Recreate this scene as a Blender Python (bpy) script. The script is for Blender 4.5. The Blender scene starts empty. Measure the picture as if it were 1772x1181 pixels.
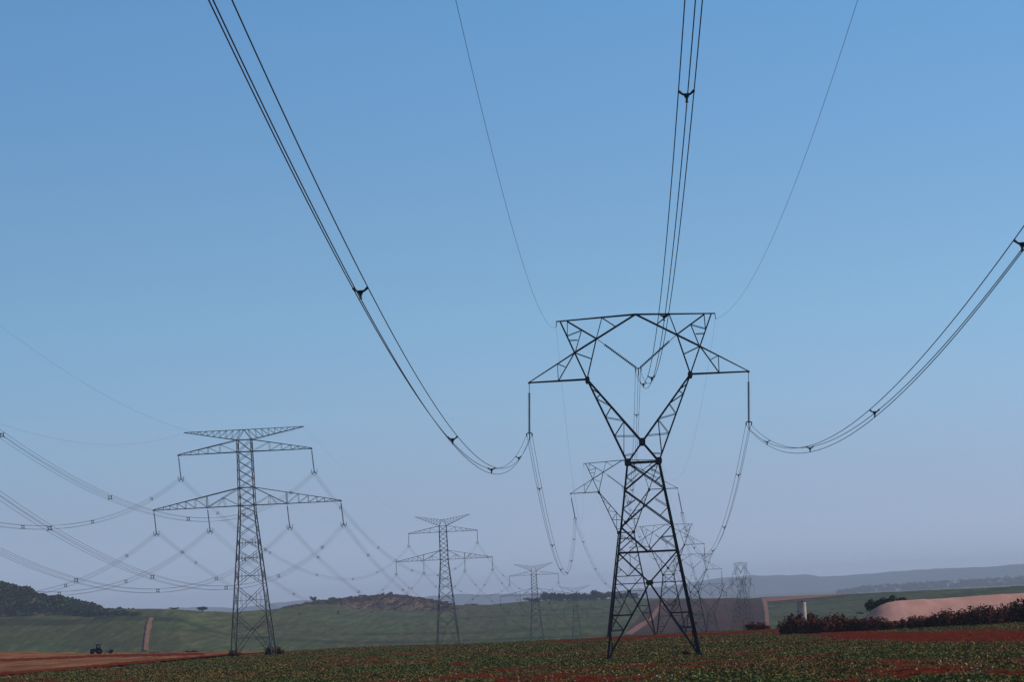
import bpy, math, random
import numpy as np
from mathutils import Vector, Matrix

# ------------------------------------------------------------------ camera, sky, sun, exposure
F = 5600.0                      # focal length in photo pixels (1772 wide)
RHO, TH = math.radians(2.85), math.atan(440.0 / F)
SR, CR, ST, CT = math.sin(RHO), math.cos(RHO), math.sin(TH), math.cos(TH)
sc = bpy.context.scene
col = sc.collection

cam_d = bpy.data.cameras.new('camera')
cam = bpy.data.objects.new('camera', cam_d); col.objects.link(cam)
right = Vector((CR, SR * ST, -SR * CT)); up = Vector((SR, -CR * ST, CR * CT)); fwd = Vector((0, CT, ST))
right = Vector((CR, SR*ST, -SR*CT))
cam.matrix_world = Matrix(((right.x, up.x, -fwd.x, 0), (right.y, up.y, -fwd.y, 0), (right.z, up.z, -fwd.z, 0), (0, 0, 0, 1)))
cam_d.sensor_width = 36; cam_d.lens = F / 1772 * 36
cam_d.clip_start = 0.5; cam_d.clip_end = 60000
sc.camera = cam

SUN_EL, SUN_AZ = math.radians(33), math.radians(75)        # azimuth from the view direction towards the right
wd = bpy.data.worlds.new('World'); sc.world = wd; wd.use_nodes = True
nt = wd.node_tree; bg = nt.nodes['Background']
sky = nt.nodes.new('ShaderNodeTexSky'); sky.sky_type = 'NISHITA'; sky.sun_disc = False
sky.sun_elevation = SUN_EL; sky.sun_rotation = SUN_AZ
sky.air_density = 1.0; sky.dust_density = 0.1; sky.ozone_density = 4.0; sky.altitude = 400
tc = nt.nodes.new('ShaderNodeTexCoord'); mp = nt.nodes.new('ShaderNodeMapping')
mp.inputs['Scale'].default_value = (1, 1, 2.6); mp.inputs['Location'].default_value = (0, 0, 0.12)
nt.links.new(tc.outputs['Generated'], mp.inputs['Vector']); nt.links.new(mp.outputs['Vector'], sky.inputs['Vector'])
sp = nt.nodes.new('ShaderNodeSeparateXYZ'); nt.links.new(tc.outputs['Generated'], sp.inputs[0])
rmp = nt.nodes.new('ShaderNodeValToRGB'); nt.links.new(sp.outputs['Z'], rmp.inputs['Fac'])      # dusty air near the horizon, clear blue above
els = rmp.color_ramp.elements
for i_, (p_, c_) in enumerate([(0.0, (.97, .71, .68)), (.032, (1.19, .92, .78)), (.058, (1.31, 1.18, .97)), (.086, (1.30, 1.34, 1.11)), (.115, (1.27, 1.38, 1.19)), (.18, (1.15, 1.48, 1.40)), (.45, (1.0, 1.05, 1.05))]):
    e_ = els[i_] if i_ < 2 else els.new(p_)
    e_.position = p_; e_.color = (c_[0] / 1.5, c_[1] / 1.5, c_[2] / 1.5, 1)
m1 = nt.nodes.new('ShaderNodeVectorMath'); m1.operation = 'MULTIPLY'; m2 = nt.nodes.new('ShaderNodeVectorMath'); m2.operation = 'SCALE'; m2.inputs['Scale'].default_value = 1.5
nt.links.new(sky.outputs['Color'], m1.inputs[0]); nt.links.new(rmp.outputs['Color'], m1.inputs[1]); nt.links.new(m1.outputs[0], m2.inputs[0])
nt.links.new(m2.outputs[0], bg.inputs['Color']); bg.inputs['Strength'].default_value = 0.14

sun_d = bpy.data.lights.new('sun', 'SUN'); sun_d.energy = 3.2; sun_d.angle = math.radians(0.5); sun_d.color = (1, .93, .82)
sun = bpy.data.objects.new('sun', sun_d); col.objects.link(sun)
sd = Vector((math.sin(SUN_AZ) * math.cos(SUN_EL), math.cos(SUN_AZ) * math.cos(SUN_EL), math.sin(SUN_EL)))
sun.rotation_euler = sd.to_track_quat('Z', 'Y').to_euler()
sc.view_settings.view_transform = 'Standard'; sc.view_settings.look = 'None'
sc.view_settings.exposure = 0.0; sc.view_settings.gamma = 1.0

# ------------------------------------------------------------------ projection helpers (photo pixel -> world)
def ray(px, py):
    dx, dy = px - 886, py - 590.5
    a = dx * CR - dy * SR; b = -dx * SR - dy * CR
    return np.array([a, F * CT - b * ST, F * ST + b * CT])
def at(px, py, D):
    r = ray(px, py); return r * (D / r[1])
def cs(px, py):                                            # pixel -> (column, slope)
    r = ray(px, py); return 886 + F * r[0] / r[1], r[2] / r[1]

def vnoise(x, y, seed=0):
    xi = np.floor(x).astype(np.int64); yi = np.floor(y).astype(np.int64); xf = x - xi; yf = y - yi
    def h(i, j):
        n = (i * 374761393 + j * 668265263 + seed * 1442695041) & 0xffffffff
        n = ((n ^ (n >> 13)) * 1274126177) & 0xffffffff
        return ((n ^ (n >> 16)) & 0xffff) / 65535.0
    u = xf * xf * (3 - 2 * xf); v = yf * yf * (3 - 2 * yf)
    return (h(xi, yi) * (1 - u) + h(xi + 1, yi) * u) * (1 - v) + (h(xi, yi + 1) * (1 - u) + h(xi + 1, yi + 1) * u) * v
def fbm(x, y, o=4, seed=0):
    s = 0; a = .5; t = 0
    for k in range(o):
        s = s + a * vnoise(x * 2 ** k, y * 2 ** k, seed + k * 17); t += a; a *= .55
    return s / t

# ------------------------------------------------------------------ materials
def mat(name, c1, c2=None, scale=1.0, rough=.85, bump=0.0, stretch=(1, 1, 1), metal=0.0, detail=6, lo=.38, hi=.62, attr=None):
    m = bpy.data.materials.new(name); m.use_nodes = True; n = m.node_tree; L = n.links.new
    p = n.nodes['Principled BSDF']; p.inputs['Roughness'].default_value = rough; p.inputs['Metallic'].default_value = metal
    p.inputs['Specular IOR Level'].default_value = 0.0 if rough >= .9 else .25
    if c2 is None: c2 = tuple(v * .75 for v in c1)
    tc = n.nodes.new('ShaderNodeTexCoord'); mp = n.nodes.new('ShaderNodeMapping'); mp.inputs['Scale'].default_value = stretch
    nz = n.nodes.new('ShaderNodeTexNoise'); nz.inputs['Scale'].default_value = scale; nz.inputs['Detail'].default_value = detail
    nz.inputs['Roughness'].default_value = .65
    rp = n.nodes.new('ShaderNodeValToRGB'); rp.color_ramp.elements[0].position = lo; rp.color_ramp.elements[1].position = hi
    rp.color_ramp.elements[0].color = (*c1, 1); rp.color_ramp.elements[1].color = (*c2, 1)
    L(tc.outputs['Object'], mp.inputs['Vector']); L(mp.outputs['Vector'], nz.inputs['Vector']); L(nz.outputs['Fac'], rp.inputs['Fac'])
    out = rp.outputs['Color']
    if attr:                                               # leaf tint stored per face corner group
        a = n.nodes.new('ShaderNodeAttribute'); a.attribute_name = attr
        mx = n.nodes.new('ShaderNodeMix'); mx.data_type = 'RGBA'; mx.blend_type = 'MULTIPLY'; mx.inputs['Factor'].default_value = 1
        L(out, mx.inputs[6]); L(a.outputs['Color'], mx.inputs[7]); out = mx.outputs[2]
    L(out, p.inputs['Base Color'])
    if bump:
        b = n.nodes.new('ShaderNodeBump'); b.inputs['Strength'].default_value = 1; b.inputs['Distance'].default_value = bump
        L(nz.outputs['Fac'], b.inputs['Height']); L(b.outputs['Normal'], p.inputs['Normal'])
    return m

M = {}
M['steel_dark'] = mat('weathered_steel', (.022, .022, .025), (.035, .035, .038), .6, .55)
M['steel_grey'] = mat('galvanised_steel', (.085, .085, .09), (.14, .135, .13), .5, .5, metal=.3)
M['wire'] = mat('aluminium_conductor', (.03, .03, .035), (.05, .05, .055), .2, .6)
M['porcelain'] = mat('insulator_porcelain', (.03, .025, .025), (.05, .04, .04), 3, .3)
M['concrete'] = mat('tank_concrete', (.62, .51, .42), (.46, .38, .31), 1.2, .9, .02)
M['red_soil'] = mat('red_soil', (.19, .036, .018), (.095, .017, .010), .8, .95, .15, (1, .6, 1))
M['pale_soil'] = mat('pale_dry_soil', (.30, .135, .070), (.155, .062, .032), .22, .95, .1, (1, .12, 1), detail=9)
M['far_track'] = mat('far_dirt_track', (.27, .125, .085), (.19, .09, .062), .05, .95)
M['brown_field'] = mat('ploughed_brown_field', (.070, .026, .020), (.024, .014, .013), .06, .95, .3, (.6, .035, 1), detail=8)
def cane_mat():
    m = bpy.data.materials.new('sugarcane'); m.use_nodes = True; n = m.node_tree; L = n.links.new
    p = n.nodes['Principled BSDF']; p.inputs['Roughness'].default_value = .95; p.inputs['Specular IOR Level'].default_value = 0
    tc = n.nodes.new('ShaderNodeTexCoord')
    def nz(s, st, d=5, r=.6):
        mp = n.nodes.new('ShaderNodeMapping'); mp.inputs['Scale'].default_value = st; L(tc.outputs['Object'], mp.inputs['Vector'])
        z = n.nodes.new('ShaderNodeTexNoise'); z.inputs['Scale'].default_value = s; z.inputs['Detail'].default_value = d; z.inputs['Roughness'].default_value = r; L(mp.outputs['Vector'], z.inputs['Vector']); return z.outputs['Fac']
    def ramp(src, *st):
        r = n.nodes.new('ShaderNodeValToRGB'); e = r.color_ramp.elements
        for i, (a, c) in enumerate(st):
            q = e[i] if i < 2 else e.new(a); q.position = a; q.color = (*c, 1)
        L(src, r.inputs['Fac']); return r.outputs['Color']
    def mul(a, b, f=1):
        x = n.nodes.new('ShaderNodeMix'); x.data_type = 'RGBA'; x.blend_type = 'MULTIPLY'; x.inputs[0].default_value = f; L(a, x.inputs[6]); L(b, x.inputs[7]); return x.outputs[2]
    fine = nz(.14, (1, .055, 1), 8, .8); broad = nz(.010, (1, .25, 1), 4); rows = nz(.009, (.10, .9, 1), 4)
    c = ramp(fine, (.30, (.022, .032, .014)), (.50, (.066, .076, .032)), (.70, (.150, .150, .070)))
    c = mul(c, ramp(broad, (.35, (1.0, .86, .84)), (.65, (.85, 1.0, .85))))
    c = mul(c, ramp(rows, (.38, (.5, .55, .58)), (.46, (1, 1, 1))), .85)
    L(c, p.inputs['Base Color']); return m
M['cane'] = cane_mat()
M['scrub'] = mat('scrub_leaves', (.10, .062, .042), (.06, .045, .03), .05, .95, attr='tint')
M['knoll'] = mat('dry_knoll_soil', (.20, .115, .075), (.060, .048, .035), .035, .95, .5, (1, .5, 1), detail=8)
M['leaf'] = mat('dark_leaves', (.040, .058, .028), (.022, .036, .020), .3, .9, attr='tint')
M['bark'] = mat('bark', (.09, .06, .045), (.05, .035, .028), 3, .95)
M['dry_bush'] = mat('dry_bush_leaves', (.165, .060, .042), (.065, .024, .018), .6, .95, attr='tint')
M['mound'] = mat('pale_pink_earth', (.58, .31, .245), (.49, .25, .195), .25, .95, .1, (1, .25, 1))
M['hill'] = mat('far_hill', (.035, .045, .045), (.02, .03, .035), .002, .95)
M['weeds'] = mat('green_weeds', (.165, .165, .072), (.110, .108, .048), .4, .9, attr='tint')
M['black'] = mat('black_paint', (.012, .012, .013), (.02, .02, .02), 2, .4)
M['rubber'] = mat('tyre_rubber', (.015, .014, .013), (.03, .02, .018), 4, .9)
M['glass'] = mat('cab_glass', (.35, .38, .42), (.3, .33, .38), 1, .08)
M['white'] = mat('white_paint', (.7, .7, .68), (.6, .6, .6), 1, .5)

# ------------------------------------------------------------------ object helpers
def tag(o, label=None, cat=None, group=None, kind=None):
    if label: o['label'] = label
    if cat: o['category'] = cat
    if group: o['group'] = group
    if kind: o['kind'] = kind
    return o
def empty(name, loc, label, cat, group=None, rz=0):
    o = bpy.data.objects.new(name, None); col.objects.link(o); o.location = loc; o.rotation_euler = (0, 0, rz)
    o.empty_display_size = .5
    return tag(o, label, cat, group)
def link(name, me, m=None, parent=None, loc=None):
    o = bpy.data.objects.new(name, me); col.objects.link(o)
    if m is not None and not me.materials: me.materials.append(m)
    if parent is not None: o.parent = parent
    if loc is not None: o.location = loc
    return o
def mesh_np(name, V, faces, smooth=False):
    me = bpy.data.meshes.new(name)
    V = np.asarray(V, np.float32)
    Q = np.asarray(faces, np.int32)
    me.vertices.add(len(V)); me.vertices.foreach_set('co', V.ravel())
    n, k = Q.shape
    me.loops.add(n * k); me.loops.foreach_set('vertex_index', Q.ravel())
    me.polygons.add(n); me.polygons.foreach_set('loop_start', np.arange(0, n * k, k, dtype=np.int32))
    me.polygons.foreach_set('loop_total', np.full(n, k, np.int32))
    if smooth: me.polygons.foreach_set('use_smooth', np.ones(n, bool))
    me.update(calc_edges=True); me.validate()
    return me
def add_tint(me, T):                                       # T: per vertex rgb
    a = me.color_attributes.new('tint', 'FLOAT_COLOR', 'POINT')
    T = np.concatenate([T, np.ones((len(T), 1))], 1).astype(np.float32); a.data.foreach_set('color', T.ravel())
def grid_faces(nr, nc):
    i = np.arange(nr - 1)[:, None] * nc + np.arange(nc - 1)[None, :]
    i = i.ravel(); return np.stack([i, i + 1, i + nc + 1, i + nc], 1)

class MB:
    """collects bars, boxes and tubes for ONE mesh"""
    def __init__(s): s.v = []; s.f = []; s.n = 0
    def add(s, V, Fs):
        s.v.extend([tuple(map(float, p)) for p in V]); s.f.extend([tuple(i + s.n for i in f) for f in Fs]); s.n += len(V)
    def bar(s, p, q, w):                                   # steel angle section
        p = np.array(p, float); q = np.array(q, float); d = q - p; l = np.linalg.norm(d)
        if l < 1e-4: return
        d /= l
        a = np.cross(d, (0, 1, 0))
        if np.linalg.norm(a) < .2: a = np.cross(d, (1, 0, 0))
        a /= np.linalg.norm(a); b = np.cross(d, a); t = w * .2
        pr = [(0, 0), (w, 0), (w, t), (t, t), (t, w), (0, w)]
        V = [e + a * (x - w / 2) + b * (y - w / 2) for e in (p, q) for x, y in pr]
        Fs = [(i, (i + 1) % 6, (i + 1) % 6 + 6, i + 6) for i in range(6)] + [(5, 4, 3, 2, 1, 0), (6, 7, 8, 9, 10, 11)]
        s.add(V, Fs)
    def box(s, c, sz, rot=None):
        c = np.array(c, float); V = []
        for x in (-.5, .5):
            for y in (-.5, .5):
                for z in (-.5, .5):
                    p = np.array([x * sz[0], y * sz[1], z * sz[2]])
                    if rot is not None: p = rot @ p
                    V.append(c + p)
        s.add(V, [(0, 1, 3, 2), (4, 6, 7, 5), (0, 4, 5, 1), (2, 3, 7, 6), (0, 2, 6, 4), (1, 5, 7, 3)])
    def prism(s, poly, y0, y1):                            # polygon in xz extruded along y
        n = len(poly); V = [(x, y0, z) for x, z in poly] + [(x, y1, z) for x, z in poly]
        s.add(V, [(i, (i + 1) % n, (i + 1) % n + n, i + n) for i in range(n)] + [tuple(range(n - 1, -1, -1)), tuple(range(n, 2 * n))])
    def tube(s, P, r, k=6, caps=True):
        P = np.asarray(P, float); n = len(P); r = np.broadcast_to(r, n)
        T = np.gradient(P, axis=0); T /= np.linalg.norm(T, axis=1)[:, None] + 1e-9
        ref = np.array([0, 0, 1.]) if abs(T[:, 2]).mean() < .9 else np.array([0, 1., 0])
        a = np.cross(T, ref); a /= np.linalg.norm(a, axis=1)[:, None] + 1e-9; b = np.cross(T, a)
        an = np.arange(k) * 2 * math.pi / k
        V = (P[:, None] + (a[:, None] * np.cos(an)[None, :, None] + b[:, None] * np.sin(an)[None, :, None]) * r[:, None, None]).reshape(-1, 3)
        Fs = [(i * k + j, i * k + (j + 1) % k, (i + 1) * k + (j + 1) % k, (i + 1) * k + j) for i in range(n - 1) for j in range(k)]
        if caps: Fs += [tuple(range(k - 1, -1, -1)), tuple(range((n - 1) * k, n * k))]
        s.add(V, Fs)
    def discs(s, p, q, r, pitch, core=.035, k=8):          # a string of insulator discs from p to q
        p = np.array(p, float); q = np.array(q, float); L = np.linalg.norm(q - p); n = max(3, int(L / pitch))
        ts = []; rs = []
        for i in range(n):
            t = i / n
            ts += [t, t + .45 / n, t + .62 / n]; rs += [core, r, core]
        ts.append(1); rs.append(core)
        s.tube([p + (q - p) * t for t in ts], np.array(rs), k)
    def mesh(s, name='m'):
        me = bpy.data.meshes.new(name); me.from_pydata(s.v, [], s.f); me.update(); return me
    def build(s, name, m, parent=None, loc=None): return link(name, s.mesh(name), m, parent, loc)

# ------------------------------------------------------------------ terrain height field
_cr = [cs(*p) for p in [(-300, 1143), (0, 1129), (170, 1132), (330, 1132), (480, 1128), (600, 1122), (700, 1119), (800, 1116), (900, 1112),
                        (1000, 1107), (1100, 1101), (1200, 1096), (1300, 1091), (1500, 1083), (1650, 1076), (1772, 1069), (2100, 1052)]]
CC = np.array([c for c, s in _cr]); CS_ = np.array([s for c, s in _cr])
_rg = [cs(*p) for p in [(-300, 1083), (0, 1068), (150, 1064), (200, 1054), (300, 1055), (400, 1060), (440, 1057), (500, 1052), (545, 1047), (640, 1046), (740, 1047), (800, 1048), (850, 1047),
                        (900, 1042), (940, 1040), (1040, 1037), (1150, 1036), (1300, 1036), (1350, 1033), (1500, 1027), (1600, 1022), (1700, 1018), (1772, 1014), (2100, 1000)]]
RC = np.array([c for c, s in _rg]); RS = np.array([s for c, s in _rg])
def gz(X, Y):
    X = np.asarray(X, float); Y = np.asarray(Y, float)
    Yp = np.maximum(Y, 60.0); c = np.clip(886 + F * X / Yp, -900, 2700)
    Dc = np.interp(c, [-200, 0, 430, 600, 3000], [950, 900, 660, 620, 620])
    sc_ = np.interp(c, CC, CS_); zc = sc_ * Dc
    Dr = np.interp(c, [-200, 0, 290, 600, 1000, 1350, 1772, 2200], [3000, 3000, 3060, 4200, 4400, 4000, 3300, 3000])
    sr = np.interp(c, RC, RS); zr = sr * Dr
    z293, z560 = -6.28, -8.25
    zn = np.where(Y < 293, -1.7 + (z293 + 1.7) * Y / 293, z293 + (z560 - z293) * (Y - 293) / 267)
    t = np.clip((Y - 560) / np.maximum(Dc - 560, 1), 0, 1)
    zn = np.where(Y > 560, z560 + (zc - z560) * t, zn)
    # valley
    d1 = Dc + 30
    vk = np.array([620, 720, 864, 1145, 1465, 1930, 2350]); vz = np.array([-8.9, -11.2, -14.6, -20.0, -31.0, -41.0, -46.0])
    zv = np.interp(Y, vk, vz)
    zv = np.where(Y > Dc, np.where(Y < 1145, zc + (-20.0 - zc) * np.clip((Y - Dc) / np.maximum(1145 - Dc, 1), 0, 1) ** 1.15, zv), zn)
    t = np.clip((Y - 2350) / (Dr - 2350), 0, 1)
    # slope rises from -.0196 to ridge slope
    zf = (-.0196 + (sr + .0196) * (t ** .8)) * Y
    z = np.where(Y > 2350, zf, zv)
    zb = zr - (Y - Dr) * .03
    z = np.where(Y > Dr, np.maximum(zb, -70), z)
    return z
def gz1(x, y): return float(gz(np.array([x]), np.array([y]))[0])
def hit(px, py, D0, D1, n=400):                            # where a sight line meets the ground between two distances
    r = ray(px, py); r = r / r[1]; D = np.linspace(D0, D1, n); g = gz(r[0] * D, D) - r[2] * D
    i = np.where(g >= 0)[0]
    d = D[i[0]] if len(i) else D1
    return r * d

def terrain(name, Y, half, ncol, m, disp=None, attr=None):
    t = np.linspace(-1, 1, ncol)
    X = t[None, :] * half(Y)[:, None]; YY = np.repeat(Y[:, None], ncol, 1); Z = gz(X, YY)
    if disp is not None: Z = Z + disp(X, YY)
    me = mesh_np(name, np.stack([X, YY, Z], -1).reshape(-1, 3), grid_faces(len(Y), ncol), True)
    if attr is not None:
        a = me.color_attributes.new('veg', 'FLOAT_COLOR', 'POINT'); g = attr(X, YY).ravel()
        a.data.foreach_set('color', np.stack([g, g, g, np.ones_like(g)], 1).astype(np.float32).ravel())
    return tag(link(name, me, m), kind='structure')

def colof(X, Y): return 886 + F * X / Y
def veg(X, Y):
    n = fbm(X / 9, Y / 26, 4, 3) * .62 + fbm(X / 1.7, Y / 4.5, 3, 9) * .38
    bot = np.clip((210 - Y) / 90, 0, 1); g = np.clip((n - .385 - .05 * bot) / .13, 0, 1)
    far = np.clip((Y - 330) / 200, 0, 1); g = g * (1 - far) + np.clip(g + .22, 0, 1) * far
    c = colof(X, Y)
    s = slope_px(X, Y)
    # bare red soil band at right, in front of the hedge; red ploughed rim along the crest
    edge = np.clip((c - 1290) / 150, 0, 1)
    band = np.exp(-((s - np.interp(c, [1300, 1450, 1600, 1800], [1094, 1101, 1103, 1105])) / np.interp(c, [1300, 1450, 1800], [3, 8, 6])) ** 2) * edge
    b2 = np.exp(-((s - np.interp(c, [900, 1100, 1300], [1114, 1103, 1094])) / 3.6) ** 2) * np.clip((c - 800) / 150, 0, 1) * (c < 1420)
    g = np.clip(g - 1.9 * band - 1.2 * b2, -.7, 1)
    return g
def slope_px(X, Y):                                        # photo row of a ground point (only used to lay out soil bands on the field)
    Z = gz(X, Y); w = Y * CT + Z * ST; b = (-Y * ST + Z * CT) * F / w; a = X * F / w
    return 590.5 - a * SR - b * CR
def field_mat():
    m = bpy.data.materials.new('weedy_red_field'); m.use_nodes = True; n = m.node_tree; L = n.links.new
    p = n.nodes['Principled BSDF']; p.inputs['Roughness'].default_value = .95; p.inputs['Specular IOR Level'].default_value = 0
    tc = n.nodes.new('ShaderNodeTexCoord')
    def noise(s, d=6):
        z = n.nodes.new('ShaderNodeTexNoise'); z.inputs['Scale'].default_value = s; z.inputs['Detail'].default_value = d
        z.inputs['Roughness'].default_value = .7; L(tc.outputs['Object'], z.inputs['Vector']); return z
    def ramp(src, a, ca, b, cb):
        r = n.nodes.new('ShaderNodeValToRGB'); r.color_ramp.elements[0].position = a; r.color_ramp.elements[1].position = b
        r.color_ramp.elements[0].color = (*ca, 1); r.color_ramp.elements[1].color = (*cb, 1); L(src, r.inputs['Fac']); return r.outputs['Color']
    def mix(f, a, b):
        x = n.nodes.new('ShaderNodeMix'); x.data_type = 'RGBA'; L(f, x.inputs[0]); L(a, x.inputs[6]); L(b, x.inputs[7]); return x.outputs[2]
    fine = noise(1.3); mid = noise(.35)
    red = ramp(fine.outputs['Fac'], .35, (.055, .010, .007), .65, (.165, .031, .017))
    grn = ramp(fine.outputs['Fac'], .35, (.095, .052, .028), .62, (.105, .092, .040))
    at_ = n.nodes.new('ShaderNodeAttribute'); at_.attribute_name = 'veg'
    ad = n.nodes.new('ShaderNodeMath'); ad.operation = 'ADD'
    mm = n.nodes.new('ShaderNodeMath'); mm.operation = 'MULTIPLY_ADD'; mm.inputs[1].default_value = 1.2; mm.inputs[2].default_value = -.6
    L(mid.outputs['Fac'], mm.inputs[0]); L(at_.outputs['Fac'], ad.inputs[0]); L(mm.outputs[0], ad.inputs[1]); ad.use_clamp = True
    L(mix(ad.outputs[0], red, grn), p.inputs['Base Color'])
    b = n.nodes.new('ShaderNodeBump'); b.inputs['Distance'].default_value = .12; L(fine.outputs['Fac'], b.inputs['Height']); L(b.outputs['Normal'], p.inputs['Normal'])
    return m
M['field'] = field_mat()

def near_disp(X, Y):
    return (fbm(X / .8, Y / 1.1, 3, 5) - .5) * .30 + (fbm(X / 14, Y / 30, 2, 8) - .5) * .35 * np.clip((Y - 60) / 60, 0, 1) * np.clip((600 - Y) / 60, 0, 1)
Yn = np.concatenate([[-200, 0, 40], np.geomspace(70, 640, 620)])
terrain('field', Yn, lambda Y: 40 + .20 * np.maximum(Y, 0), 560, M['field'], near_disp, veg)
Yf = np.concatenate([np.linspace(638, 2300, 60), np.linspace(2330, 5000, 190), [5600, 7000, 9000, 13500, 20000, 27000]])
def far_disp(X, Y): return (fbm(X / 9, Y / 16, 3, 21) - .5) * .9 * np.clip((Y - 2400) / 300, 0, 1) - .12
terrain('cane_field', Yf, lambda Y: 200 + .30 * Y, 420, M['cane'], far_disp)

# sheets lying on the terrain, each drawn row by row between two edges
def sheet(name, rows, m, D0, D1, lift=.3, nx=10, jit=0.0, ny=4, seed=1, label=None, jy=0.0):
    rr = []
    for (a, b) in zip(rows[:-1], rows[1:]):
        for k in range(ny):
            t = k / ny; rr.append([a[i] + (b[i] - a[i]) * t for i in range(4)])
    rr.append(list(rows[-1])); rnd = random.Random(seed); V = []
    for xl, yl, xr, yr in rr:
        jl, jr = rnd.uniform(-jit, jit), rnd.uniform(-jit, jit); yl += rnd.uniform(-jy, jy); yr += rnd.uniform(-jy, jy)
        for k in range(nx):
            t = k / (nx - 1); p = hit(xl + jl + (xr + jr - xl - jl) * t, yl + (yr - yl) * t, D0, D1); V.append([p[0], p[1], gz1(p[0], p[1]) + lift])
    me = mesh_np(name, V, grid_faces(len(rr), nx), True)
    return tag(link(name, me, m), kind='structure')
LF = .55
sheet('ploughed_field', [(1128, 1041, 1470, 1030.5), (1122, 1052, 1326, 1044), (1104, 1072, 1327, 1062), (1090, 1088, 1328, 1080), (1078, 1104, 1330, 1094)], M['brown_field'], 2000, 4600, LF, 24)
sheet('dirt_road', [(1150, 1039, 1156, 1039), (1136, 1056, 1143, 1056), (1122, 1074, 1131, 1074), (1100, 1086, 1116, 1086), (1080, 1101, 1094, 1101)], M['far_track'], 2000, 4600, LF + .5, 3, .8, 5, 2)
sheet('dirt_road', [(1317, 1037, 1328, 1037), (1320, 1046, 1328, 1046), (1323, 1062, 1330, 1062), (1324, 1078, 1331, 1078), (1327, 1092, 1332, 1092)], M['far_track'], 2000, 4600, LF + .5, 3, .6, 5, 3)
sheet('red_soil_strip', [(1324, 1036.5, 1480, 1029.5), (1330, 1043.5, 1440, 1034.5)], M['far_track'], 2000, 4600, LF + .4, 20, 0, 4, 4)
sheet('dirt_road', [(258, 1072, 265, 1072), (255, 1082, 263, 1082), (252, 1098, 260, 1098), (250, 1112, 257, 1112), (249, 1129, 257, 1129)], M['far_track'], 2000, 4600, LF + .5, 3, 1.0, 6, 5)
# dry dirt ground left of the field, and its two red wheel tracks
sheet('dirt_ground', [(-60, 1130.5, 470, 1129), (-60, 1140, 460, 1131.5), (-60, 1155, 340, 1141), (-60, 1171, 40, 1166)], M['pale_soil'], 90, 1000, .22, 50, 0, 5, 6)
sheet('dirt_track', [(-60, 1145, -60, 1150), (60, 1142, 60, 1146), (170, 1136, 170, 1140), (260, 1134.5, 260, 1139), (360, 1133, 350, 1137)], M['red_soil'], 90, 1000, .27, 4, 0, 24, 7, None, .75)
sheet('dirt_track', [(-60, 1172, -60, 1178), (60, 1164, 60, 1169), (160, 1155, 160, 1160), (270, 1145, 270, 1149.5), (420, 1132.5, 420, 1134.5)], M['red_soil'], 90, 1000, .27, 4, 0, 24, 8, None, .9)

# far blue hills
def hills(name, prof, D, m, depth, seed, amp):
    P = [cs(*p) for p in prof]; c = np.array([a for a, b in P]); s = np.array([b for a, b in P])
    cc = np.linspace(c[0], c[-1], 500); top = np.interp(cc, c, s) * D + (fbm(cc / 22, cc * 0, 4, seed) - .5) * amp
    nr = 14; t = np.linspace(0, 1, nr); V = np.zeros((nr * 2 - 1, 500, 3))
    for i in range(nr * 2 - 1):
        if i < nr: k = math.sin(t[i] * math.pi / 2); y = D - depth * (1 - t[i])
        else: k = math.cos((t[i - nr + 1]) * math.pi / 2); y = D + depth * t[i - nr + 1]
        X = (cc - 886) / F * D
        Z = -70 + (top + 70) * k + (fbm(X / 120 + i * 3, X * 0 + i * 1.7, 3, seed + 4) - .5) * amp * (1 if 0 < i < nr - 1 else 0)
        V[i, :, 0] = X; V[i, :, 1] = y; V[i, :, 2] = Z
    me = mesh_np(name, V.reshape(-1, 3), grid_faces(nr * 2 - 1, 500), True)
    return tag(link(name, me, m), kind='structure')
hills('hills', [(-400, 1076), (0, 1062), (250, 1054), (420, 1052), (520, 1040), (700, 1036), (800, 1030), (880, 1029), (1000, 1030), (1080, 1022), (1180, 1012), (1240, 1001), (1300, 997), (1392, 996), (1412, 1000), (1500, 995), (1580, 987), (1640, 984), (1700, 982), (1772, 977), (2200, 955)], 24000, M['hill'], 2500, 31, 17)

# ------------------------------------------------------------------ leaf clouds
def leaf_quads(C, S, rng, flat=.0):                        # C centres, S sizes -> verts, faces
    n = len(C); a = rng.normal(size=(n, 3)); a /= np.linalg.norm(a, axis=1)[:, None]
    b = rng.normal(size=(n, 3)); b = np.cross(a, b); b /= np.linalg.norm(b, axis=1)[:, None]
    S = S[:, None]
    V = np.stack([C - a * S - b * S * .5, C + a * S * .2 - b * S * .8, C + a * S + b * S * .4, C - a * S * .3 + b * S * .7], 1).reshape(-1, 3)
    return V, np.arange(4 * n).reshape(n, 4)
def crown_pts(rng, n, R, H, nb=7):                         # uneven crown: several lobes, leaves near the lobe shells
    lob = rng.normal(size=(nb, 3)) * [R * .42, R * .42, H * .22]; lr = rng.uniform(.38, .62, nb)
    k = rng.integers(0, nb, n); d = rng.normal(size=(n, 3)); d /= np.linalg.norm(d, axis=1)[:, None]
    q = d * (rng.uniform(.35, 1, n) ** .5)[:, None] * lr[k][:, None] * [R, R, H * .55]
    return lob[k] + q
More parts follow.
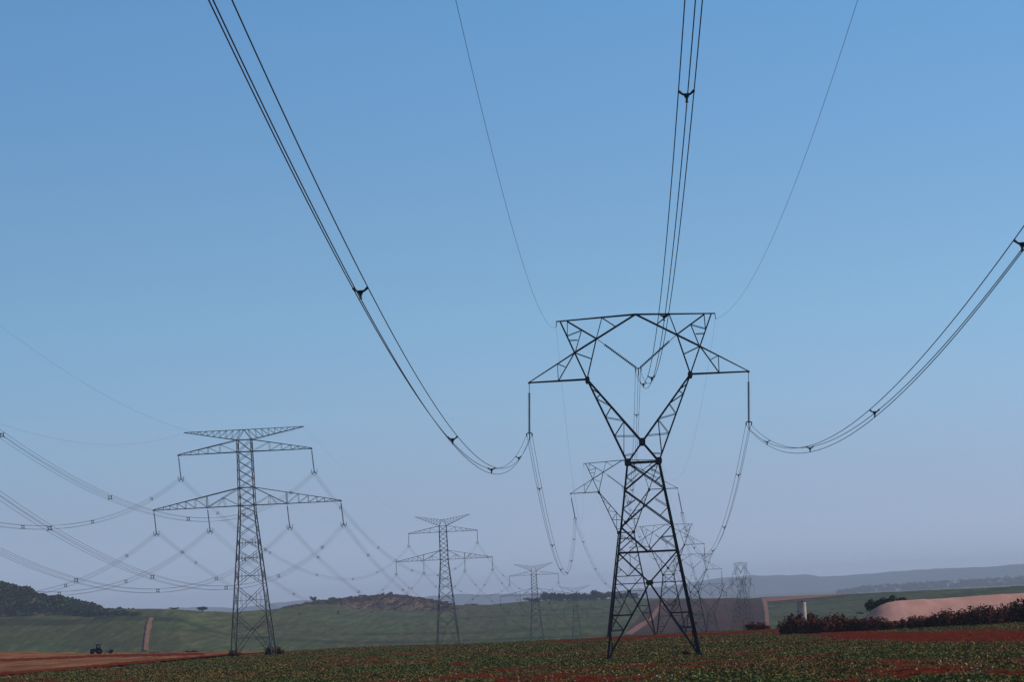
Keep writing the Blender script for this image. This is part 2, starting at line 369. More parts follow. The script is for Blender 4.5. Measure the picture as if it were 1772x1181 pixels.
def tree_meshes(seed, R, H, trunk, n=420, leaf=.6, shape=None):
    rng = np.random.default_rng(seed)
    P = crown_pts(rng, n, R, H); P[:, 2] += trunk + H * .5
    V, Q = leaf_quads(P, rng.uniform(.6, 1.3, n) * leaf, rng)
    me = mesh_np('crown', V, Q); tint = np.repeat(rng.uniform(.65, 1.4, (n, 1)) * np.array([[1, 1, 1]]) + rng.normal(size=(n, 3)) * .05, 4, 0); add_tint(me, np.clip(tint, .3, 1.8))
    me.materials.append(M['leaf'])
    b = MB(); b.tube([(0, 0, -.5), (.1, 0, trunk * .6), (0, .1, trunk + H * .35)], np.array([R * .09, R * .07, R * .03]), 7)
    for k in range(4):
        an = k * 1.7 + seed; b.tube([(0, 0, trunk * .8), (math.cos(an) * R * .3, math.sin(an) * R * .3, trunk + H * .25), (math.cos(an) * R * .5, math.sin(an) * R * .5, trunk + H * .45)], np.array([R * .045, R * .03, R * .015]), 5)
    tm = b.mesh('trunk'); tm.materials.append(M['bark']); return me, tm
TV = [tree_meshes(s, 4.0, 5.2, 1.8) for s in (1, 2, 3, 4)]
def tree(px, py_base, D, wpx, hpx, label, group, v=0, name='tree', sink=0.5):
    p = at(px, py_base, D); x, y = p[0], p[1]; z = max(gz1(x, y), p[2] - 3) if sink else p[2]
    z = p[2]
    k = D / F; r = wpx * k / 2; h = hpx * k
    o = empty(name, (x, y, z), label, 'tree', group, v * 1.3)
    cm, tm = TV[v % 4]
    o.scale = (r / 3.6, r / 3.6, h / 7.2)
    link('crown', cm, None, o); link('trunk', tm, None, o)
    return o
T_ = 'trees on the far ridge'
tree(351, 1060, 3250, 19, 10, 'broad dark round tree alone on the ridge left of the tall grey pylon', T_, 0)
tree(304, 1057, 3120, 13, 5, 'low faint bush-like tree on the ridge, left of the broad round tree', T_, 1)
tree(544, 1045, 4150, 9, 12, 'small grey-green tree standing at the left end of the scrubby knoll', T_, 1)
tree(577, 1042, 4150, 9, 9, 'small dark round tree, second from the left end of the scrubby knoll', T_, 2)
tree(558, 1043, 4150, 5, 4, 'tiny bush between the two leftmost trees on the scrubby knoll', T_, 3)
tree(608, 1037, 4150, 5, 5, 'tiny bush on the skyline left of the top of the scrubby knoll', T_, 0)
tree(629, 1035, 4150, 11, 5, 'flat wide bush on the skyline at the middle of the scrubby knoll', T_, 1)
tree(654, 1034, 4150, 8, 5, 'small brown bush at the very top of the scrubby knoll', T_, 2)
tree(664, 1032, 4150, 5, 5, 'tiny dark tree just right of the top of the scrubby knoll', T_, 3)
tree(674, 1033, 4150, 8, 6, 'dark low tree with a taller neighbour on the right shoulder of the scrubby knoll', T_, 0)
tree(677, 1030, 4150, 4, 6, 'thin tallest tree on the right shoulder of the scrubby knoll', T_, 2)
tree(746, 1042, 4150, 7, 5, 'tiny bush where the scrubby knoll slopes down behind the second grey pylon', T_, 1)
tree(772, 1048, 4200, 18, 6, 'low dark bush showing through the legs of the second grey pylon', T_, 3)
tree(818, 1049, 4200, 14, 4, 'low flat bush on the ridge between the second and third grey pylons', T_, 2)
tree(926, 1045, 4300, 24, 10, 'low dark tree clump on the ridge behind the third grey pylon', T_, 1)
ORD = ['first', 'second', 'third', 'fourth', 'fifth', 'sixth', 'seventh', 'eighth', 'ninth', 'tenth', 'eleventh', 'twelfth', 'thirteenth', 'fourteenth', 'fifteenth', 'sixteenth', 'seventeenth']
rr = random.Random(5)
for i in range(15):
    x = 945 + i * 7.4 + rr.uniform(-2, 2)
    tree(x, 1045.5 - (x - 945) * .04, 4330, rr.uniform(14, 20), rr.uniform(14, 20), ORD[i] + ' dark tree from left in the ridge-top row before the big black pylon', 'row of dark trees on the ridge', i)
for i, (x, h) in enumerate([(1070, 13), (1081, 17), (1091, 19), (1101, 13)]):
    tree(x, 1042, 4330, 19, h, ORD[i] + ' tree from left of the ridge clump seen through the black pylon\'s legs', 'clump of trees behind the black pylon', i)
for i, (x, y, w, h) in enumerate([(1506, 1066, 15, 26), (1517, 1063, 17, 25), (1529, 1058, 19, 22), (1545, 1052, 22, 18), (1560, 1047, 22, 13)]):
    tree(x, y, 900, w, h, ['dark tree lowest and farthest left behind the rounded end of the pink mound', 'second dark tree from the left behind the rounded end of the pink mound', 'third dark tree from the left behind the rounded end of the pink mound', 'fourth dark tree rising behind the shoulder of the pink mound', 'flattest dark tree, nearest the top of the pink mound'][i], 'dark trees behind the pink mound', i)
tree(1489, 1065, 900, 8, 5, 'tiny dark bush on the green field left of the trees by the pink mound', 'dark trees behind the pink mound', 2, 'bush')

def mass(name, pts, sizes, m, label, cat, seed, per=50, rr_=(.7, 1.3), tintc=((1, 1, 1),)):
    rng = np.random.default_rng(seed); C = []; S = []; T = []; tc_ = np.array(tintc)
    for (p, r) in zip(pts, sizes):
        q = rng.normal(size=(per, 3)); q /= np.linalg.norm(q, axis=1)[:, None]; q[:, 2] = np.abs(q[:, 2]) * .9
        C.append(np.array(p) + q * r * rng.uniform(.75, 1.05, (per, 1))); S.append(np.full(per, r * .26) * rng.uniform(.6, 1.4, per))
        T.append(np.tile(tc_[rng.integers(0, len(tc_))] * rng.uniform(.4, 1.6), (per, 1)) * rng.uniform(.8, 1.2, (per, 1)))
    C = np.concatenate(C); S = np.concatenate(S); T = np.concatenate(T)
    V, Q = leaf_quads(C, S, rng); me = mesh_np(name, V, Q); add_tint(me, np.repeat(T, 4, 0))
    return tag(link(name, me, m), label, cat, kind='stuff')
# wooded hill at left
def hillform(name, prof, base_y, D, depth, m, seed, amp):
    P = [cs(*p) for p in prof]; c = np.array([a for a, b in P]); s = np.array([b for a, b in P])
    n = 90; cc = np.linspace(c[0], c[-1], n); top = np.interp(cc, c, s) * D
    nr = 15; V = np.zeros((nr, n, 3)); X = (cc - 886) / F * D
    for i in range(nr):
        t = i / (nr - 1); y = D + depth * (t - .5) * 2; k = math.sin(math.pi * t) ** .8; g = gz(X * y / D, X * 0 + y) - 2
        V[i, :, 0] = X * y / D; V[i, :, 1] = y; V[i, :, 2] = g + (top - g) * k + (fbm(X / 14, X * 0 + y / 14, 3, seed) - .5) * amp * k
    me = mesh_np(name, V.reshape(-1, 3), grid_faces(nr, n), True); o = tag(link(name, me, m), kind='structure'); return o, V
wh, WV = hillform('wooded_hill', [(-420, 985), (-150, 995), (0, 1014), (25, 1020), (50, 1025), (80, 1040), (105, 1039), (130, 1046), (150, 1050), (175, 1058), (215, 1065), (235, 1067)], 1068, 3190, 150, M['knoll'], 41, 3)
rng = np.random.default_rng(7); pts = []; szs = []
for _ in range(2700):
    i = rng.integers(0, WV.shape[0] - 4); j = rng.integers(0, WV.shape[1] - 1); a, b = rng.random(2)
    p = WV[i, j] * (1 - a) * (1 - b) + WV[i + 1, j] * a * (1 - b) + WV[i, j + 1] * (1 - a) * b + WV[i + 1, j + 1] * a * b
    r = rng.uniform(2.4, 6.6); 
    if p[2] - gz1(p[0], p[1]) < 6: r *= .75
    pts.append(p + [0, 0, -.2 * r]); szs.append(r)
for _ in range(90):                                        # the tail of the wood, running down onto the field
    x = rng.uniform(120, 243); hb = np.interp(x, [120, 175, 215, 243], [14, 8, 4, 2]); p = hit(x, 1068.5 - rng.random() * 3, 2300, 3060); k = p[1] / F
    r = rng.uniform(2.2, 4.2) * np.interp(x, [200, 243], [1, .55]); pts.append(np.array(p) + [0, rng.uniform(0, 20), max(.4 * r, rng.random() * hb * k - .6 * r)]); szs.append(r)
mass('woodland', pts, szs, M['leaf'], 'dense dark woodland covering the hill at the far left', 'woodland', 8, 46, tintc=((1.2, 1.3, 1.1), (1, 1.15, 1.1), (1.9, 1.45, 1.35), (.7, .85, .85), (1.6, 1.2, 1.1)))
# scrubby knoll
kn, KV = hillform('scrub_knoll', [(490, 1054), (510, 1050), (530, 1047), (560, 1042), (600, 1038), (640, 1034), (670, 1031.5), (700, 1033), (735, 1039), (755, 1044), (785, 1050)], 1057, 4150, 150, M['knoll'], 43, 4)
pts = []; szs = []
for _ in range(1300):
    i = rng.integers(0, KV.shape[0] - 5); j = rng.integers(0, KV.shape[1] - 1); a, b = rng.random(2)
    p = KV[i, j] * (1 - a) + KV[i + 1, j] * a; pts.append(p); szs.append(rng.uniform(.8, 3.2))
mass('scrub', pts, szs, M['scrub'], 'brown dry scrub growing over the low knoll left of the second grey pylon', 'scrub', 9, 24, tintc=((1.5, 1.2, 1.1), (.5, .6, .7), (1.1, 1, 1), (2.0, 1.4, 1.2)))
# treeline on the far right, before the hills
pts = []; szs = []
for i in range(420):
    x = rng.uniform(1452, 1900); yb = np.interp(x, [1450, 1772, 1900], [1025, 1008, 1001]); h = np.interp(x, [1450, 1500, 1772, 1900], [3, 11, 13, 13])
    D = rng.uniform(12800, 13600); 
    r = rng.uniform(6, 11.5); p = at(x, yb - rng.random() * (h - 5), D); pts.append(p); szs.append(r)
for i in range(120):
    x = rng.uniform(1452, 1900); pts.append(at(x, np.interp(x, [1450, 1900], [1028, 1006]), 12700)); szs.append(14)
mass('far_woodland', pts, szs, M['leaf'], 'hazy blue line of distant trees below the hills at right', 'woodland', 10, 40, tintc=((1, 1, 1), (.8, .9, .9)))

# ------------------------------------------------------------------ haze
hz = MB(); hz.box((0, 13500, -2), (18000, 28200, 240)); ho = hz.build('haze', None)
hm = bpy.data.materials.new('haze'); hm.use_nodes = True; hn = hm.node_tree
for nn in list(hn.nodes):
    if nn.type == 'BSDF_PRINCIPLED': hn.nodes.remove(nn)
pv = hn.nodes.new('ShaderNodeVolumePrincipled'); pv.inputs['Color'].default_value = (.74, .83, 1, 1)
pv.inputs['Density'].default_value = 0.00005; pv.inputs['Anisotropy'].default_value = 0.1
hn.links.new(pv.outputs['Volume'], hn.nodes['Material Output'].inputs['Volume'])
ho.data.materials.append(hm); tag(ho, 'pale blue haze filling the air over the fields', 'haze', kind='stuff')

# ------------------------------------------------------------------ delta (cat-head) pylons
def hd_body(z): return 4.19 + (1.42 - 4.19) * z / 17.7     # half width of the body
def delta_tower(name, loc, rz, ext, label, group, lean=-.22, m='steel_dark', det=True, tk=1.0):
    H0 = 0.0; E = ext
    root = empty(name, (loc[0], loc[1], loc[2]), label, 'pylon', group, rz)
    def P(x, y, z): return (x, y, z + E)                   # z above the normal leg foot
    hw = hd_body; w0 = hw(-E)
    for sx in (-1, 1):
        for sy in (-1, 1):
            b = MB(); b.bar((sx * w0, sy * w0, -.3), P(sx * 1.42, sy * 1.42, 17.7), .24 * tk)
            if det: b.box((sx * w0, sy * w0, 0), (.7, .7, .4))
            b.build('leg', M[m], root)
    def faces(fn):                                         # same face pattern on the 4 sides
        for sy in (-1, 1):
            fn(lambda x, z, sy=sy: P(x, sy * hw(z), z)); fn(lambda x, z, sy=sy: P(sy * hw(z), x, z))
    b = MB()
    def pat(q):
        W = .13 * tk; S = .075 * tk
        zs = [17.7, 15.24, 11.92, 9.6]
        b.bar(q(-hw(17.7), 17.7), q(hw(17.7), 17.7), .18 * tk)
        for a, c in ((17.7, 15.24), (15.24, 11.92)):
            b.bar(q(-hw(a), a), q(hw(c), c), W); b.bar(q(hw(a), a), q(-hw(c), c), W)
            if det:
                m_ = (a + c) / 2
                for s in (-1, 1):
                    b.bar(q(s * hw(m_), m_), q(s * hw(a) * .5, a * .73 + c * .27), S); b.bar(q(s * hw(m_), m_), q(s * hw(c) * .55, a * .27 + c * .73), S)
        b.bar(q(-hw(11.92), 11.92), q(0, 9.6), W); b.bar(q(hw(11.92), 11.92), q(0, 9.6), W)
        b.bar(q(-hw(9.6), 9.6), q(hw(9.6), 9.6), .17 * tk)
        b.bar(q(-hw(9.6), 9.6), q(0, 6.79), W); b.bar(q(hw(9.6), 9.6), q(0, 6.79), W)
        b.bar(q(-hw(6.79), 6.79), q(hw(6.79), 6.79), .09 * tk)
        for s in (-1, 1):
            if det:
                b.bar(q(s * hw(10.9), 10.9), q(s * hw(10.9) * .5, 10.85), S); b.bar(q(s * hw(9.7), 9.7), q(s * hw(10.9) * .5, 10.85), S)
            b.bar(q(0, 6.79), q(s * w0 * .99, -E), W)
            for z in (3.98, 2.63, .95):
                xin = w0 * (6.79 - z) / (6.79 + E); b.bar(q(s * hw(z), z), q(s * xin, z), .09 * tk)
            if det:
                xi = lambda z: w0 * (6.79 - z) / (6.79 + E)
                b.bar(q(s * hw(6.7), 6.7), q(s * xi(3.98), 3.98), S); b.bar(q(s * hw(3.98), 3.98), q(s * xi(2.63), 2.63), S)
                b.bar(q(s * hw(2.63), 2.63), q(s * xi(.95), .95), S)
    faces(pat); b.build('bracing', M[m], root)
    if det:
        gp = []
        for sy in (-1, 1):
            gp.append((P(0, sy * (hw(6.79) + .05), 6.79), .58, .46)); gp.append((P(0, sy * 1.32, 19.54), .56, .62))
            for s in (-1, 1): gp.append((P(s * 1.40, sy * 1.50, 17.75), .56, .58)); gp.append((P(s * 4.66, sy * .60, 25.4), .40, .62))
        for c, w_, h_ in gp:
            g = MB(); g.prism([(c[0] - w_ / 2, c[2] - h_ * .3), (c[0] - w_ * .3, c[2] - h_ / 2), (c[0] + w_ * .3, c[2] - h_ / 2), (c[0] + w_ / 2, c[2] - h_ * .3), (c[0] + w_ / 2, c[2] + h_ * .3), (c[0] + w_ * .3, c[2] + h_ / 2), (c[0] - w_ * .3, c[2] + h_ / 2), (c[0] - w_ / 2, c[2] + h_ * .3)], c[1] - .03, c[1] + .03)
            g.build('gusset_plate', M[m], root)
    dG, dS, dH = 1.25, .5, .45
    for s in (-1, 1):                                      # the two arms of the Y
        b = MB()
        N = 7; prev = None
        for sy in (-1, 1):
            o0 = np.array(P(s * 1.42, sy * 1.42, 17.7)); i0 = np.array(P(0, sy * dG, 19.54)); sh = np.array(P(s * 4.69, sy * dS, 25.48))
            b.bar(o0, sh, .19 * tk); b.bar(i0, sh, .19 * tk); b.bar(o0, i0, .15 * tk)
            O = lambda t: o0 + (sh - o0) * t
            I = lambda t: i0 + (sh - i0) * t
            b.bar(O(.09), o0 + (i0 - o0) * .42, .07 * tk)
            for to, ti in ((.32, .095), (.545, .34), (.77, .57), (.885, .77)): b.bar(O(to), I(ti), .07 * tk)
            for to, ti in ((.09, .33), (.32, .33), (.545, .56), (.77, .76)): b.bar(O(to), I(ti), .07 * tk)
        if det:
            for (fr, tt) in (((1.42, 1.42, 17.7), (.09, .32, .545, .77)), ((0, dG, 19.54), (.095, .34, .57, .77))):
                p0 = np.array(P(s * fr[0], -fr[1], fr[2])); p1 = np.array(P(s * fr[0], fr[1], fr[2])); a1 = np.array(P(s * 4.69, -dS, 25.48)); a2 = np.array(P(s * 4.69, dS, 25.48))
                for t in tt: b.bar(p0 + (a1 - p0) * t, p1 + (a2 - p1) * t, .06 * tk)
        b.build('fork_arm', M[m], root)
        # head: uprights over the shoulder and half of the roof truss
        b = MB(); W = .12 * tk; S = .07 * tk
        for sy in (-1, 1):
            q = lambda x, z, d=dH: P(s * x, sy * d, z)
            b.bar(q(4.69, 25.48, dS), q(6.85, 30.83), .16 * tk); b.bar(q(4.69, 25.48, dS), q(3.66, 29.14), W); b.bar(q(3.66, 29.14), q(3.06, 31.02), S)
            b.bar(q(0, 31.17), q(5.7, 27.96), .15 * tk); b.bar(q(3.66, 29.14), q(6.22, 30.84), W)
            b.bar(q(6.22, 30.84), q(6.28, 29.4), S); b.bar(q(6.33, 29.51), q(4.97, 29.96), S); b.bar(q(4.97, 29.96), q(5.6, 28.1), S)
            b.bar(q(6.1, 29.1), q(5.35, 29.1), S); b.bar(q(3.06, 31.02), q(1.86, 30.14), S); b.bar(q(5.7, 27.96), q(4.23, 27.34), S)
        for x, z in ((6.85, 30.83), (5.7, 27.96), (3.66, 29.14), (4.69, 25.48), (6.3, 29.4), (3.06, 31.02), (1.9, 30.1)):
            b.bar(P(s * x, -dH, z), P(s * x, dH, z), .08 * tk)
        b.bar(P(s * 3.66, -dH, 29.14), P(s * 5.7, dH, 27.96), S); b.bar(P(s * 4.69, -dH, 25.48), P(s * 5.7, dH, 27.96), S)
        b.build('head_truss', M[m], root)
        b = MB()
        for sy in (-1, 1):
            b.bar(P(s * 4.69, sy * dS, 25.48), P(s * 9.95, sy * .08, 25.44), .17 * tk); b.bar(P(s * 5.7, sy * dH, 27.96), P(s * 9.95, sy * .08, 25.48), .10 * tk)
            b.bar(P(s * 5.7, sy * dH, 27.96), P(s * 7.3, sy * .3, 25.46), .09 * tk); b.bar(P(s * 7.3, sy * .3, 25.46), P(s * 7.3, sy * .3, 27.03), .07 * tk); b.bar(P(s * 6.6, sy * .35, 26.7), P(s * 7.3, sy * .3, 27.03), .06 * tk)
        for k in range(6):
            t0, t1 = k / 6, (k + 1) / 6; y = lambda t: dS + (.08 - dS) * t; x = lambda t: 4.69 + 5.26 * t
            b.bar(P(s * x(t0), y(t0) * (-1) ** k, 25.46), P(s * x(t1), y(t1) * (-1) ** (k + 1), 25.46), .06 * tk)
        b.box(P(s * 9.95, 0, 25.42), (.22, .22, .16)); b.build('cross_arm', M[m], root)
        # earth-wire beam half
        b = MB()
        for sy in (-1, 1): b.bar(P(0, sy * dH, 31.17), P(s * 7.23, sy * .1, 30.88), .13 * tk)
        for k in range(6):
            t0, t1 = k / 6, (k + 1) / 6; f = lambda t, g_: P(s * 7.23 * t, g_ * (dH + (.1 - dH) * t), 31.17 - .29 * t)
            b.bar(f(t0, (-1) ** k), f(t1, (-1) ** (k + 1)), .06 * tk)
        b.bar(P(s * 7.2, 0, 30.9), P(s * 7.25, 0, 30.35), .08 * tk); b.build('earth_wire_beam', M[m], root)
        # hanging insulator string
        b = MB(); tip = np.array(P(s * 9.95, 0, 25.4)); bot = np.array(P(s * 9.95 + lean, 0, 20.85)); u = (bot - tip) / np.linalg.norm(bot - tip)
        b.tube([tip, tip + u * .9], .03, 5); b.discs(tip + u * .9, bot, .155, .185, .045)
        io = b.build('insulator_string', M['porcelain'], root)
        yoke(bot, 3, tk).build('yoke', M[m], io)
    for s in (-1, 1):
        b = MB(); n0 = np.array(P(s * 3.6, 0, 29.1)); bt = np.array(P(s * .18, 0, 26.3)); u = (bt - n0) / np.linalg.norm(bt - n0)
        b.tube([n0, n0 + u * .85], .03, 5); b.discs(n0 + u * .85, bt, .155, .185, .045); b.build('insulator_string', M['porcelain'], root)
    yoke(np.array(P(0, 0, 26.25)), 3, tk).build('yoke', M[m], root)
    return root
def yoke(p, n, tk=1.0):
    b = MB(); x, y, z = p
    if n == 3:
        b.bar((x - .24, y, z), (x + .24, y, z), .10); b.tube([(x - .24, y, z), (x - .26, y, z - .12), (x - .235, y, z - .26)], .05, 6)
        b.tube([(x + .24, y, z), (x + .26, y, z - .12), (x + .235, y, z - .26)], .05, 6); b.tube([(x, y, z), (x, y, z - .62)], .045, 6)
        for q in ((-.235, -.26), (.235, -.26), (0, -.62)): b.tube([(x + q[0], y - .22, z + q[1] + .02), (x + q[0], y + .22, z + q[1] + .02)], .05, 6)
    else:
        for sx in (-1, 1):                                 # upright arcing horns either side, clamps in the middle
            b.bar((x + sx * .5, y, z + .45), (x + sx * .42, y, z - .35), .07); b.bar((x + sx * .42, y, z - .35), (x, y, z + .05), .06)
            b.bar((x + sx * .23, y, z - .1), (x + sx * .23, y, z - .62), .06); b.bar((x + sx * .25, y, z - .1), (x, y, z + .1), .06)
        b.bar((x - .25, y, z - .12), (x + .25, y, z - .12), .06)
    return b

# ------------------------------------------------------------------ double-circuit pylons (six phases)
def dc_tower(name, loc, rz, ext, wing, label, group, lean=.3, tk=1.0, det=True, m='steel_grey'):
    E = ext; root = empty(name, (loc[0], loc[1], loc[2]), label, 'pylon', group, rz)
    def hw(z): return 1.37 + (3.55 - 1.37) * (24.9 - z) / 24.9 if z < 24.9 else 1.2 + .17 * max(0, (26 - z)) / 1.1
    def P(x, y, z): return (x, y, z + E)
    w0 = hw(-E)
    for sx in (-1, 1):
        for sy in (-1, 1):
            b = MB(); b.bar((sx * w0, sy * w0, -.3), P(sx * 1.37, sy * 1.37, 24.9), .26 * tk); b.bar(P(sx * 1.37, sy * 1.37, 24.9), P(sx * 1.2, sy * 1.2, 37.44), .2 * tk)
            b.build('leg', M[m], root)
    zs = [7.2, 12.2, 15.6, 18.4, 20.8, 23.0, 24.9, 26.05, 27.6, 29.17, 30.7, 32.25, 33.8, 35.37, 37.44]
    b = MB(); S = .11 * tk; R_ = .07 * tk
    for sy in (-1, 1):
        for q in (lambda x, z: P(x, sy * hw(z), z), lambda x, z: P(sy * hw(z), x, z)):
            for a, c in zip(zs[:-1], zs[1:]):
                b.bar(q(-hw(a), a), q(hw(c), c), S); b.bar(q(hw(a), a), q(-hw(c), c), S)
                if det and a < 19:
                    m_ = (a + c) / 2; b.bar(q(-hw(m_), m_), q(hw(m_), m_), R_)
                    for s in (-1, 1):
                        b.bar(q(s * hw(c) * .5, m_ + (c - a) * .25), q(s * hw(c) * .5, m_ - (c - a) * .25), R_); b.bar(q(s * hw(a) * .75, m_ + (c - a) * .13), q(s * hw(a) * .75, m_ - (c - a) * .13), R_)
            for z in (26.05, 29.17, 35.37, 37.44): b.bar(q(-hw(z), z), q(hw(z), z), .14 * tk)
            for s in (-1, 1):
                b.bar(q(s * hw(7.2), 7.2), q(0, 4.48), S); b.bar(q(0, 4.48), q(s * w0 * .98, -E), S)
                for z in (5.8, 3.2, 1.2):
                    xin = abs(hw(7.2) * (z - 4.48) / 2.72) if z > 4.48 else w0 * (4.48 - z) / (4.48 + E)
                    b.bar(q(s * hw(z), z), q(s * xin, z), R_)
                b.bar(q(s * hw(5.8), 5.8), q(0, 4.6), R_); b.bar(q(s * hw(3.2), 3.2), q(s * w0 * .6, 1.6), R_); b.bar(q(s * hw(4.4), 4.4), q(s * w0 * .29, 3.2), R_)
    b.build('bracing', M[m], root)
    def arm(x0, zb, zt, x1, ze, nm, hang=None):
        for s in (-1, 1):
            b = MB(); xm = lambda t: x0 + (x1 - x0) * t
            for sy in (-1, 1):
                bt = lambda t: np.array(P(s * xm(t), sy * (1.2 + (.1 - 1.2) * t), zb + (ze - zb) * t)); tp = lambda t: np.array(P(s * xm(t), sy * (1.2 + (.1 - 1.2) * t), zt + (ze + .15 - zt) * t))
                b.bar(bt(0), bt(1), .14 * tk); b.bar(tp(0), tp(1), .14 * tk)
                if hang:
                    th = (hang - x0) / (x1 - x0); b.bar(tp(th), bt(th), .12 * tk); b.bar(tp(0), bt(th), .11 * tk)
                    mid = th / 2; pm = (tp(0) + bt(th)) / 2; b.bar(pm, bt(mid * .9), R_); b.bar(pm, bt(0), R_); b.bar(pm, bt(mid * 1.4), R_)
                    ts = list(th + (1 - th) * np.array([0, .22, .4, .56, .70, .82, .91, 1])); 
                else: ts = [0, .3, .5, .66, .79, .9, 1] if nm == 'cross_arm' else [0, .14, .28, .42, .55, .67, .78, .88, 1]
                for k in range(len(ts) - 1):
                    a, c = ts[k], ts[k + 1]; mdd = (a + c) / 2
                    if nm == 'cross_arm':
                        b.bar(bt(a), tp(c), R_); b.bar(tp(c), bt(c), R_)
                    else: b.bar(bt(a), tp(mdd), R_); b.bar(tp(mdd), bt(c), R_)
            for k in range(7):
                t0, t1 = k / 7, (k + 1) / 7; yy = lambda t: 1.2 - 1.1 * t; g = (-1) ** k
                b.bar(P(s * xm(t0), g * yy(t0), zb + (ze - zb) * t0), P(s * xm(t1), -g * yy(t1), zb + (ze - zb) * t1), R_)
            b.box(P(s * x1, 0, ze), (.3, .3, .22)); b.build(nm, M[m], root)
    arm(1.2, 35.37, 37.44, 11.6, 35.3, 'cross_arm'); arm(1.2, 26.05, 29.17, 16.27, 26.0, 'cross_arm', 6.92)
    for s in (-1, 1):                                      # earth-wire wings
        b = MB(); zc, zt, xt = (39.2, 39.2, 10.45) if wing == 'flat' else (39.45, 40.9, 9.25)
        for sy in (-1, 1):
            lo = lambda t: np.array(P(s * (1.25 + (xt - 1.25) * t), sy * (1.2 - 1.1 * t), 37.44 + (zt - 37.44) * t)); hi = lambda t: np.array(P(s * xt * t, sy * (.5 - .4 * t), zc + (zt + .05 - zc) * t))
            b.bar(lo(0), lo(1), .13 * tk); b.bar(hi(0), hi(1), .10 * tk); b.bar(hi(0), lo(0), .1 * tk)
            N = 9
            for k in range(N): b.bar(lo(k / N), hi((k + .6) / N), R_); b.bar(hi((k + .6) / N), lo((k + 1) / N), R_)
        b.build('earth_wire_arm', M[m], root)
    for s in (-1, 1):
        for x, z in ((11.6, 35.25), (16.27, 25.95), (6.92, 25.95)):
            b = MB(); tip = np.array(P(s * x, 0, z)); bot = np.array(P(s * x + lean, 0, z - 4.0)); u = (bot - tip) / 4.0
            b.tube([tip, tip + u * .35], .03, 5); b.discs(tip + u * .35, bot, .15, .17, .05); io = b.build('insulator_string', M['porcelain'], root)
            yoke(bot, 4).build('clamp_frame', M['steel_dark'], io)
    return root

# tower positions: (x, y) and height of the head above eye level
DT = [(11.32, 293.0, 24.89), (19.4, 602.0, 24.04), (38.49, 864.0, 16.84), (59.83, 1145.0, 11.38), (83.6, 1465.0, .78), (104.3, 1560.0, 10.3), tuple(at(1275, 1002, 1850)), tuple(at(1291, 1001, 2250))]
DL = ['nearest black lattice pylon with a Y-shaped head, standing in the red and green field',
      'second Y-headed pylon, seen through and beside the legs of the nearest black one',
      'third Y-headed pylon, half hidden behind the nearest black pylon\'s right leg',
      'fourth Y-headed pylon, faint, just right of the nearest black pylon',
      'fifth Y-headed pylon, very faint, low in front of the brown ploughed field',
      'faint narrow pylon seen nearly edge-on, tallest of the hazy cluster over the brown field',
      'faint narrow pylon right behind the tallest one in the hazy cluster over the brown field',
      'faintest and smallest narrow pylon low in the hazy cluster over the brown field']
DYAW = [-.028, -.05, -.074, -.074, -.2, -1.2, -.95, -1.1]
GD = 'row of Y-headed pylons running away to the right'
towers = []
for i, ((x, y, zt), yaw) in enumerate(zip(DT, DYAW)):
    g = gz1(x, y); ext = max(0.0, (zt - 31.17) - g)
    if i == 0: g = -6.28; ext = 0
    towers.append(delta_tower('lattice_pylon', (x, y, zt - 31.17 - ext), yaw, ext, DL[i], GD, -.22 if i == 0 else (.62 if i == 1 else 0), det=i < 4, tk=[.76, .74, .74, .7, .6, .55, .5, .5][i]))
LT = [(-47.16, 560.0, 30.9, 'flat'), (-26.44, 1092.0, 26.47 - .98, 'vee'), (4.76, 1530.0, 13.07 - 3.0 + .0, 'vee'), (29.76, 1930.0, 2.29 - 3.0, 'vee')]
LL = ['tallest grey pylon with two wide crossarms and a flat top, on the left',
      'second grey double-circuit pylon, with upswept V-shaped top arms, right of the brown knoll',
      'third grey pylon, small and hazy, between the second grey and nearest black pylons',
      'fourth and faintest grey double-circuit pylon in front of the dark row of trees']
LYAW = [-.045, -.05, -.06, -.06]
GL = 'row of double-circuit pylons on the left'
LTZ = []
for i, (x, y, zt, wg) in enumerate(LT):
    base = {0: 30.9 - 39.2, 1: -15.95 + 1.9, 2: 13.07 - 40.2 , 3: 2.29 - 40.2}[i]   # level of the normal foot
    if i == 1: base = 26.47 - 40.9 + .0
    if i == 1: base = -15.95 + 3.0
    if i == 2: base = 13.07 - 39.45
    if i == 3: base = 2.29 - 39.45
    g = gz1(x, y); ext = max(0.0, base - g); LTZ.append(base)
    dc_tower('lattice_pylon', (x, y, base - ext), LYAW[i], ext, wg, LL[i], GL, .3 if i == 0 else -.15, det=i < 2, tk=[.74, .78, .7, .6][i])

